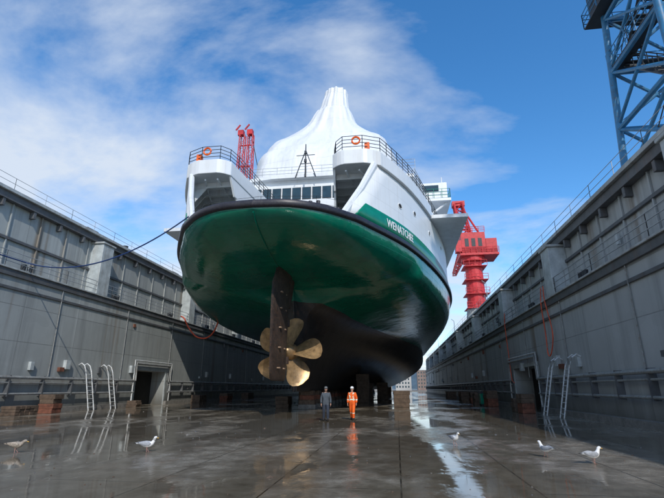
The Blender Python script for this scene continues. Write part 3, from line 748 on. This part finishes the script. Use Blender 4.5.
for a in(0,1,2,3): railing(mb,[(cx-2.1,cy-2.1,15.62+a*2.6),(cx+2.1,cy-2.1,15.62+a*2.6)],1.0,M['redcrane'],1,.05,2)
mb.tube([(cx,cy,24.5),(cx,cy,25.3)],2.2,M['redcrane'],20)
mb.box(cx-2.6,cx+4.4,cy-2.5,cy+3,25.3,25.7,M['redcrane'])
mb.box(cx-2.2,cx+2.2,cy-2.3,cy+2.6,25.7,29.8,M['redcrane']); mb.box(cx+2.3,cx+4.3,cy-2,cy+2.4,25.7,28.6,M['redcrane'])
mb.box(cx-3.3,cx-2.25,cy-2.6,cy-1,26,28.2,M['redcrane']); mb.box(cx-3.34,cx-3.305,cy-2.4,cy-1.2,26.8,27.9,M['glass'])
for k in(-1.2,0,1.2): mb.box(cx+k-.35,cx+k+.35,cy-2.34,cy-2.303,27,28.6,M['steel'])
railing(mb,[(cx-2.6,cy-2.5,25.7),(cx+4.4,cy-2.5,25.7)],1.1,M['redcrane'],1,.06,3)
railing(mb,[(cx-2.2,cy-2.3,29.8),(cx+2.2,cy-2.3,29.8)],1.1,M['redcrane'],1,.06,3)
lattice(mb,(cx-.9,cy,29.8),(cx-1.9,cy,36.5),1.9,M['redcrane'],4,.2,.8,.12)
mb.tube([(cx+1.9,cy,29.8),(cx-1.2,cy,36)],.2,M['redcrane'],6)
mb.box(cx-3.0,cx-.6,cy-.7,cy+.7,36,37,M['redcrane'])
lattice(mb,(cx-1,cy+2,28),(cx+3,cy+48,34),1.5,M['redcrane'],14,.14)
mb.build('crane_body',cr,bevel=.03)
cx,cy=-29.7,80
cr=empty('red_harbour_crane',(cx,cy,15.2)); mb=MB()
mb.tube([(cx,cy,15.2),(cx,cy,27)],[2,1.7],M['redcrane'],14); mb.box(cx-2.5,cx+2.5,cy-2.5,cy+3.5,27,31,M['redcrane'])
for o in(-1.0,1.0):
    lattice(mb,(cx+o*1.2,cy,31),(cx+o*.9+.1,cy,53.5),1.3,M['redcrane'],13,.11,.8,.05)
    mb.box(cx+o-.8,cx+o+.4,cy-.5,cy+.5,53.4,54.6,M['redcrane']); mb.tube([(cx+o-1.2,cy-.6,54.5),(cx+o-.3,cy-.6,55.7)],.18,M['redcrane'],6)
for z in(36,41,46,51): mb.tube([(cx-1.2,cy,z),(cx+1.2,cy,z)],.14,M['redcrane'],6)
mb.tube([(cx+1,cy,54),(cx+5.5,cy+3,31)],.08,M['steel'],4)
mb.build('crane_body',cr)

# ---------------------------------------------------------------- people
def skin_mesh(V,E,Rr,sub=2,root=0):
    me=bpy.data.meshes.new('t'); me.from_pydata(V,E,[]); ob=bpy.data.objects.new('t',me); S.collection.objects.link(ob)
    md=ob.modifiers.new('s','SKIN'); md.use_smooth_shade=True
    for i,v in enumerate(me.skin_vertices[0].data):
        r=Rr[i]; v.radius=r if isinstance(r,tuple) else (r,r); v.use_root=(i==root)
    sb=ob.modifiers.new('u','SUBSURF'); sb.levels=sub; sb.render_levels=sub
    bpy.context.view_layer.update()
    out=bpy.data.meshes.new_from_object(ob.evaluated_get(bpy.context.evaluated_depsgraph_get()))
    bpy.data.objects.remove(ob); return out
def person(loc,rot,top,legm,helmet,tape,stride,beard=False):
    e=empty('dock_worker',loc); T=Matrix.Translation(loc)@Matrix.Rotation(rot,4,'Z')
    s=stride
    V=[(0,0,.98),(0,.0,1.14),(0,-.005,1.33),(0,.0,1.47),(0,-.01,1.56),
       (.19,0,1.43),(.255,.04,1.16),(.27,-.06,.93),(-.19,0,1.43),(-.265,.05,1.16),(-.26,-.03,.92),
       (.095,0,.90),(.11,-.04-s*.3,.5),(.115,.02-s*.55,.10),(.13,-.15-s*.55,.05),
       (-.095,0,.90),(-.11,-.03+s*.35,.5),(-.12,.04+s*.8,.11),(-.135,-.12+s*.75,.05)]
    E=[(0,1),(1,2),(2,3),(3,4),(2,5),(5,6),(6,7),(2,8),(8,9),(9,10),(0,11),(11,12),(12,13),(13,14),(0,15),(15,16),(16,17),(17,18)]
    Rr=[(.18,.14),(.175,.135),(.2,.145),(.09,.08),(.06,.06),(.1,.1),(.072,.072),(.052,.052),(.1,.1),(.072,.072),(.052,.052),
        (.115,.12),(.085,.09),(.066,.068),(.05,.045),(.115,.12),(.085,.09),(.066,.068),(.05,.045)]
    me=skin_mesh(V,E,Rr)
    def fn(m,p):
        c=p.center; arm=abs(c.x)>.2
        if c.z<.13: return M['boot']
        if c.z<.86 and not (arm and abs(c.x)>.21 and c.z>.8): 
            if tape and .36<c.z<.41: return M['refl']
            return legm
        if c.z>1.50: return M['skin']
        if tape and (1.08<c.z<1.13 or (abs(abs(c.x)-.1)<.025 and c.z>1.13 and not arm)): return M['refl']
        return top
    mb=MB(); mb.mesh(me,fn,T); mb.build('body_and_clothes',e,smooth=80)
    mb=MB(); R=[]
    for z,ry,rx,yo in((1.52,.05,.05,.0),(1.56,.062,.056,-.01),(1.585,.08,.062,-.02),(1.62,.092,.070,-.015),(1.66,.098,.076,-.01),(1.70,.1,.078,-.003),(1.74,.096,.074,.0),(1.775,.075,.058,.003),(1.79,.03,.025,.003)):
        R.append([Vector((math.cos(a)*rx,yo+math.sin(a)*ry,z)) for a in np.linspace(0,2*math.pi,21)[:-1]])
    mb.loft([[T@v for v in r] for r in R],M['skin'],True,True)
    tt=lambda pts:[T@Vector(p) for p in pts]
    mb.tube(tt([(0,-.095,1.70),(0,-.118,1.665),(0,-.10,1.652)]),[.008,.016,.012],M['skin'],8)
    for sx in(-1,1):
        mb.tube(tt([(sx*.032,-.092,1.695),(sx*.032,-.103,1.695)]),[.012,.006],M['gblk'],8)
        mb.tube(tt([(sx*.072,.0,1.645),(sx*.086,.005,1.675),(sx*.08,.01,1.70)]),[.01,.016,.01],M['skin'],8)
    mb.tube(tt([(-.028,-.094,1.622),(0,-.104,1.620),(.028,-.094,1.622)]),.006,M['rust'],6)
    if beard: mb.tube(tt([(-.06,-.05,1.61),(-.035,-.09,1.595),(0,-.10,1.585),(.035,-.09,1.595),(.06,-.05,1.61)]),.02,M['hair'],8)
    for k in range(9):
        a=math.pi*(k/8); mb.tube(tt([(math.cos(a)*.074,math.sin(a)*.092,1.73),(math.cos(a)*.07,math.sin(a)*.088,1.63)]),[.014,.008],M['hair'],6)
    mb.build('head',e,smooth=60)
    mb=MB(); R=[]
    for z,k in((1.725,1.18),(1.728,1.1),(1.77,1.08),(1.81,.92),(1.835,.62),(1.845,.2)):
        R.append([T@Vector((math.cos(a)*.092*k,.0+math.sin(a)*.115*k-(.03 if k>1.15 and math.sin(a)<0 else 0),z)) for a in np.linspace(0,2*math.pi,25)[:-1]])
    mb.loft(R,helmet,True,True); mb.build('hard_hat',e,smooth=50)
    mb=MB()
    for sx,w in((1,V[7]),(-1,V[10])):
        w=Vector(w); V2=[w,w+Vector((0,-.015,-.05)),w+Vector((0,-.02,-.09))]; E2=[(0,1),(1,2)]; R2=[.026,(.03,.022),(.034,.02)]
        for k,ln in enumerate((.07,.08,.075,.06)):
            yb=-.045+.022*k; b=w+Vector((0,yb,-.10)); i=len(V2)
            V2+= [b,b+Vector((-sx*.006,-.003,-ln*.5)),b+Vector((-sx*.028,-.004,-ln*.92))]; E2+=[(2,i),(i,i+1),(i+1,i+2)]; R2+=[.010,.0095,.008]
        i=len(V2); V2+=[w+Vector((-sx*.012,-.045,-.055)),w+Vector((-sx*.022,-.06,-.095))]; E2+=[(1,i),(i,i+1)]; R2+=[.012,.009]
        mb.mesh(skin_mesh([tuple(v) for v in V2],E2,R2,1),lambda a,p:M['skin'],T)
    mb.build('hands',e,smooth=80)
    mb=MB()
    mb.tube([T@Vector((math.cos(a)*.075,math.sin(a)*.07,1.50)) for a in np.linspace(0,2*math.pi,17)],.018,top,6)
    mb.build('collar',e,smooth=60)
person((-4.0,26.1,0),math.radians(8),M['work'],M['navy'],M['helmetY'],False,.12,True)
person((-2.6,27.0,0),math.radians(-12),M['hiviz'],M['hiviz'],M['helmetW'],True,.3)

# ---------------------------------------------------------------- gulls
def gull(loc,rot,brown=False,bend=0):
    T=Matrix.Translation(loc)@Matrix.Rotation(rot,4,'Z'); mb=MB(); W=M['gb'] if brown else M['gw']; G=M['gb'] if brown else M['gg']
    P=[(-.31,.235),(-.24,.232),(-.16,.222),(-.06,.205),(.03,.20),(.10,.222),(.14,.262),(.165,.305-bend*.05),(.185+bend*.03,.345-bend*.1),(.215+bend*.04,.36-bend*.13),(.24+bend*.04,.352-bend*.14),(.252+bend*.04,.345-bend*.14)]
    r=[(.035,.008),(.04,.015),(.06,.045),(.082,.072),(.085,.078),(.07,.066),(.05,.05),(.038,.04),(.036,.038),(.037,.036),(.025,.024),(.006,.006)]
    q=catmull([(x,z,a,b) for (x,z),(a,b) in zip(P,r)],3)
    mb.tube([T@Vector((p[0],0,p[1])) for p in q],[(max(.004,p[2]),max(.004,p[3])) for p in q],W,14)
    for sd in(-1,1):
        w=[(.10,.072,.225,.01),(.05,.088,.23,.05),(-.05,.088,.235,.058),(-.15,.065,.24,.042),(-.25,.03,.25,.022),(-.34,.01,.255,.006)]
        R=[]
        for x,y,z,hg in w:
            R.append([T@Vector((x,sd*(y+.012*math.sin(a)),z+hg*math.cos(a))) for a in np.linspace(0,2*math.pi,11)[:-1]])
        mb.loft(R,G,True,True)
        mb.tube([T@Vector((-.22,sd*.04,.25)),T@Vector((-.30,sd*.018,.255)),T@Vector((-.39,sd*.008,.25))],[(.012,.02),(.01,.014),(.003,.004)],M['gblk'],8)
        fx=.02+sd*.025
        mb.tube([T@Vector((.0,sd*.035,.15)),T@Vector((-.005,sd*.036,.085)),T@Vector((fx,sd*.036,.008))],[.014,.007,.006],M['leg'],6)
        mb.add([T@Vector(v) for v in [(fx-.01,sd*.036,.006),(fx+.06,sd*.036-.025,.004),(fx+.065,sd*.036,.004),(fx+.06,sd*.036+.025,.004),(fx-.01,sd*.036,.012)]],[(0,1,2,3),(4,3,2),(4,2,1)],M['leg'])
        hx,hz=P[9]; mb.tube([T@Vector((hx+.005,sd*.032,hz+.008)),T@Vector((hx+.005,sd*.038,hz+.008))],[.005,.003],M['gblk'],6)
    hx,hz=P[11]; mb.tube([T@Vector((hx-.01,0,hz)),T@Vector((hx+.03,0,hz-.003)),T@Vector((hx+.05,0,hz-.014))],[(.009,.012),(.007,.01),(.002,.003)],M['bill'],8)
    mb.build('seagull',origin=loc,smooth=60)
gull((-7.17,12.97,0),math.radians(20),bend=-.2)
gull((-10.75,12.28,0),math.radians(15),True,bend=.35)
gull((1.77,15.9,0),math.radians(-60))
gull((3.84,13.5,0),math.radians(115))
gull((4.63,12.5,0),math.radians(20))

# ---------------------------------------------------------------- background
mb=MB(); R=[]
for x in np.arange(-3500,3501,70):
    h=30+45*(.5+.5*math.sin(x*.0021+1))+18*math.sin(x*.0073)+8*rng.rand()
    R.append([Vector((x,2400,-2)),Vector((x,2500,h*.8)),Vector((x,2700,h)),Vector((x,3200,h*.7))])
mb.loft(R,M['hill'],False,False); mb.build('distant_hills',smooth=60)
for i,(x,y,w,dp,h,mt) in enumerate([(6,430,14,14,12,'bldg'),(26,460,12,16,18,'bldg2'),(-14,480,18,14,11,'bldg'),(48,500,20,16,16,'bldg'),(-40,530,22,18,18,'bldg2'),(70,480,18,18,25,'bldg')]):
    e=empty('waterfront_building',(x,y,-1)); mb=MB(); mb.box(x-w/2,x+w/2,y-dp/2,y+dp/2,-1.5,h,M[mt]); mb.box(x-w/2-.3,x+w/2+.3,y-dp/2-.3,y+dp/2+.3,h+.003,h+.6,M['cap']); mb.build('walls',e)
    mb=MB()
    for z in np.arange(2,h-2,3.3):
        for xx in np.arange(x-w/2+1.2,x+w/2-1,2.6): mb.box(xx-.6,xx+.6,y-dp/2-.06,y-dp/2-.01,z,z+1.6,M['glass'])
    mb.build('windows',e)
mb=MB(); mb.box(-200,200,400,700,-3,-.4,M['conc']); mb.build('quay_ground')

# ---------------------------------------------------------------- sky, sun, camera
AZ,EL=math.radians(160),math.radians(38)
w=bpy.data.worlds.new('World'); S.world=w; w.use_nodes=True; nt=w.node_tree; nt.nodes.clear()
sky=N(nt,'ShaderNodeTexSky',sky_type='NISHITA'); sky.sun_disc=False; sky.sun_elevation=EL; sky.sun_rotation=AZ; sky.air_density=1.0; sky.dust_density=.4; sky.ozone_density=2.5
hs=N(nt,'ShaderNodeHueSaturation'); hs.inputs['Saturation'].default_value=1.3; hs.inputs['Value'].default_value=1.5; nt.links.new(sky.outputs[0],hs.inputs['Color'])
bg=N(nt,'ShaderNodeBackground'); bg.inputs['Strength'].default_value=.15; nt.links.new(hs.outputs[0],bg.inputs['Color'])
tc=N(nt,'ShaderNodeTexCoord'); sp=N(nt,'ShaderNodeSeparateXYZ'); nt.links.new(tc.outputs['Generated'],sp.inputs[0])
dz=math_(nt,'ADD',math_(nt,'MAXIMUM',sp.outputs[2],0.0),.25)
cb=N(nt,'ShaderNodeCombineXYZ'); nt.links.new(math_(nt,'DIVIDE',sp.outputs[0],dz),cb.inputs[0]); nt.links.new(math_(nt,'DIVIDE',sp.outputs[1],dz),cb.inputs[1])
mp=N(nt,'ShaderNodeMapping'); mp.inputs['Rotation'].default_value=(0,0,math.radians(35)); mp.inputs['Scale'].default_value=(.8,1.2,1); mp.inputs['Location'].default_value=(.7,.2,0); nt.links.new(cb.outputs[0],mp.inputs['Vector'])
n=N(nt,'ShaderNodeTexNoise'); n.inputs['Scale'].default_value=1.3; n.inputs['Detail'].default_value=8; n.inputs['Roughness'].default_value=.57; n.inputs['Distortion'].default_value=.3; nt.links.new(mp.outputs[0],n.inputs['Vector'])
f=math_(nt,'ADD',n.outputs['Fac'],math_(nt,'MULTIPLY',sp.outputs[0],-.18))
f=math_(nt,'ADD',f,math_(nt,'MULTIPLY',math_(nt,'SUBTRACT',.45,sp.outputs[2]),.30))
cl=ramp(nt,f,.45,.64)
cl2=math_(nt,'MULTIPLY',cl,.92)
bc=N(nt,'ShaderNodeBackground'); bc.inputs['Color'].default_value=(.69,.765,.87,1); bc.inputs['Strength'].default_value=1.05
mx=N(nt,'ShaderNodeMixShader'); nt.links.new(cl2,mx.inputs[0]); nt.links.new(bg.outputs[0],mx.inputs[1]); nt.links.new(bc.outputs[0],mx.inputs[2])
out=N(nt,'ShaderNodeOutputWorld'); nt.links.new(mx.outputs[0],out.inputs[0])
L=bpy.data.lights.new('sun','SUN'); L.energy=2.8; L.angle=math.radians(.5); L.color=(1,.95,.87)
lo=bpy.data.objects.new('sun',L); S.collection.objects.link(lo)
d=Vector((math.sin(AZ)*math.cos(EL),math.cos(AZ)*math.cos(EL),math.sin(EL))); lo.rotation_euler=d.to_track_quat('Z','Y').to_euler(); lo.location=(0,-20,60)
cam=bpy.data.cameras.new('camera'); cam.sensor_width=36; cam.lens=24.02; cam.clip_end=9000; cam.clip_start=.05
co=bpy.data.objects.new('camera',cam); S.collection.objects.link(co); co.location=(0,0,1.75); co.rotation_euler=(math.radians(90+17.42),0,math.radians(7.97))
S.camera=co
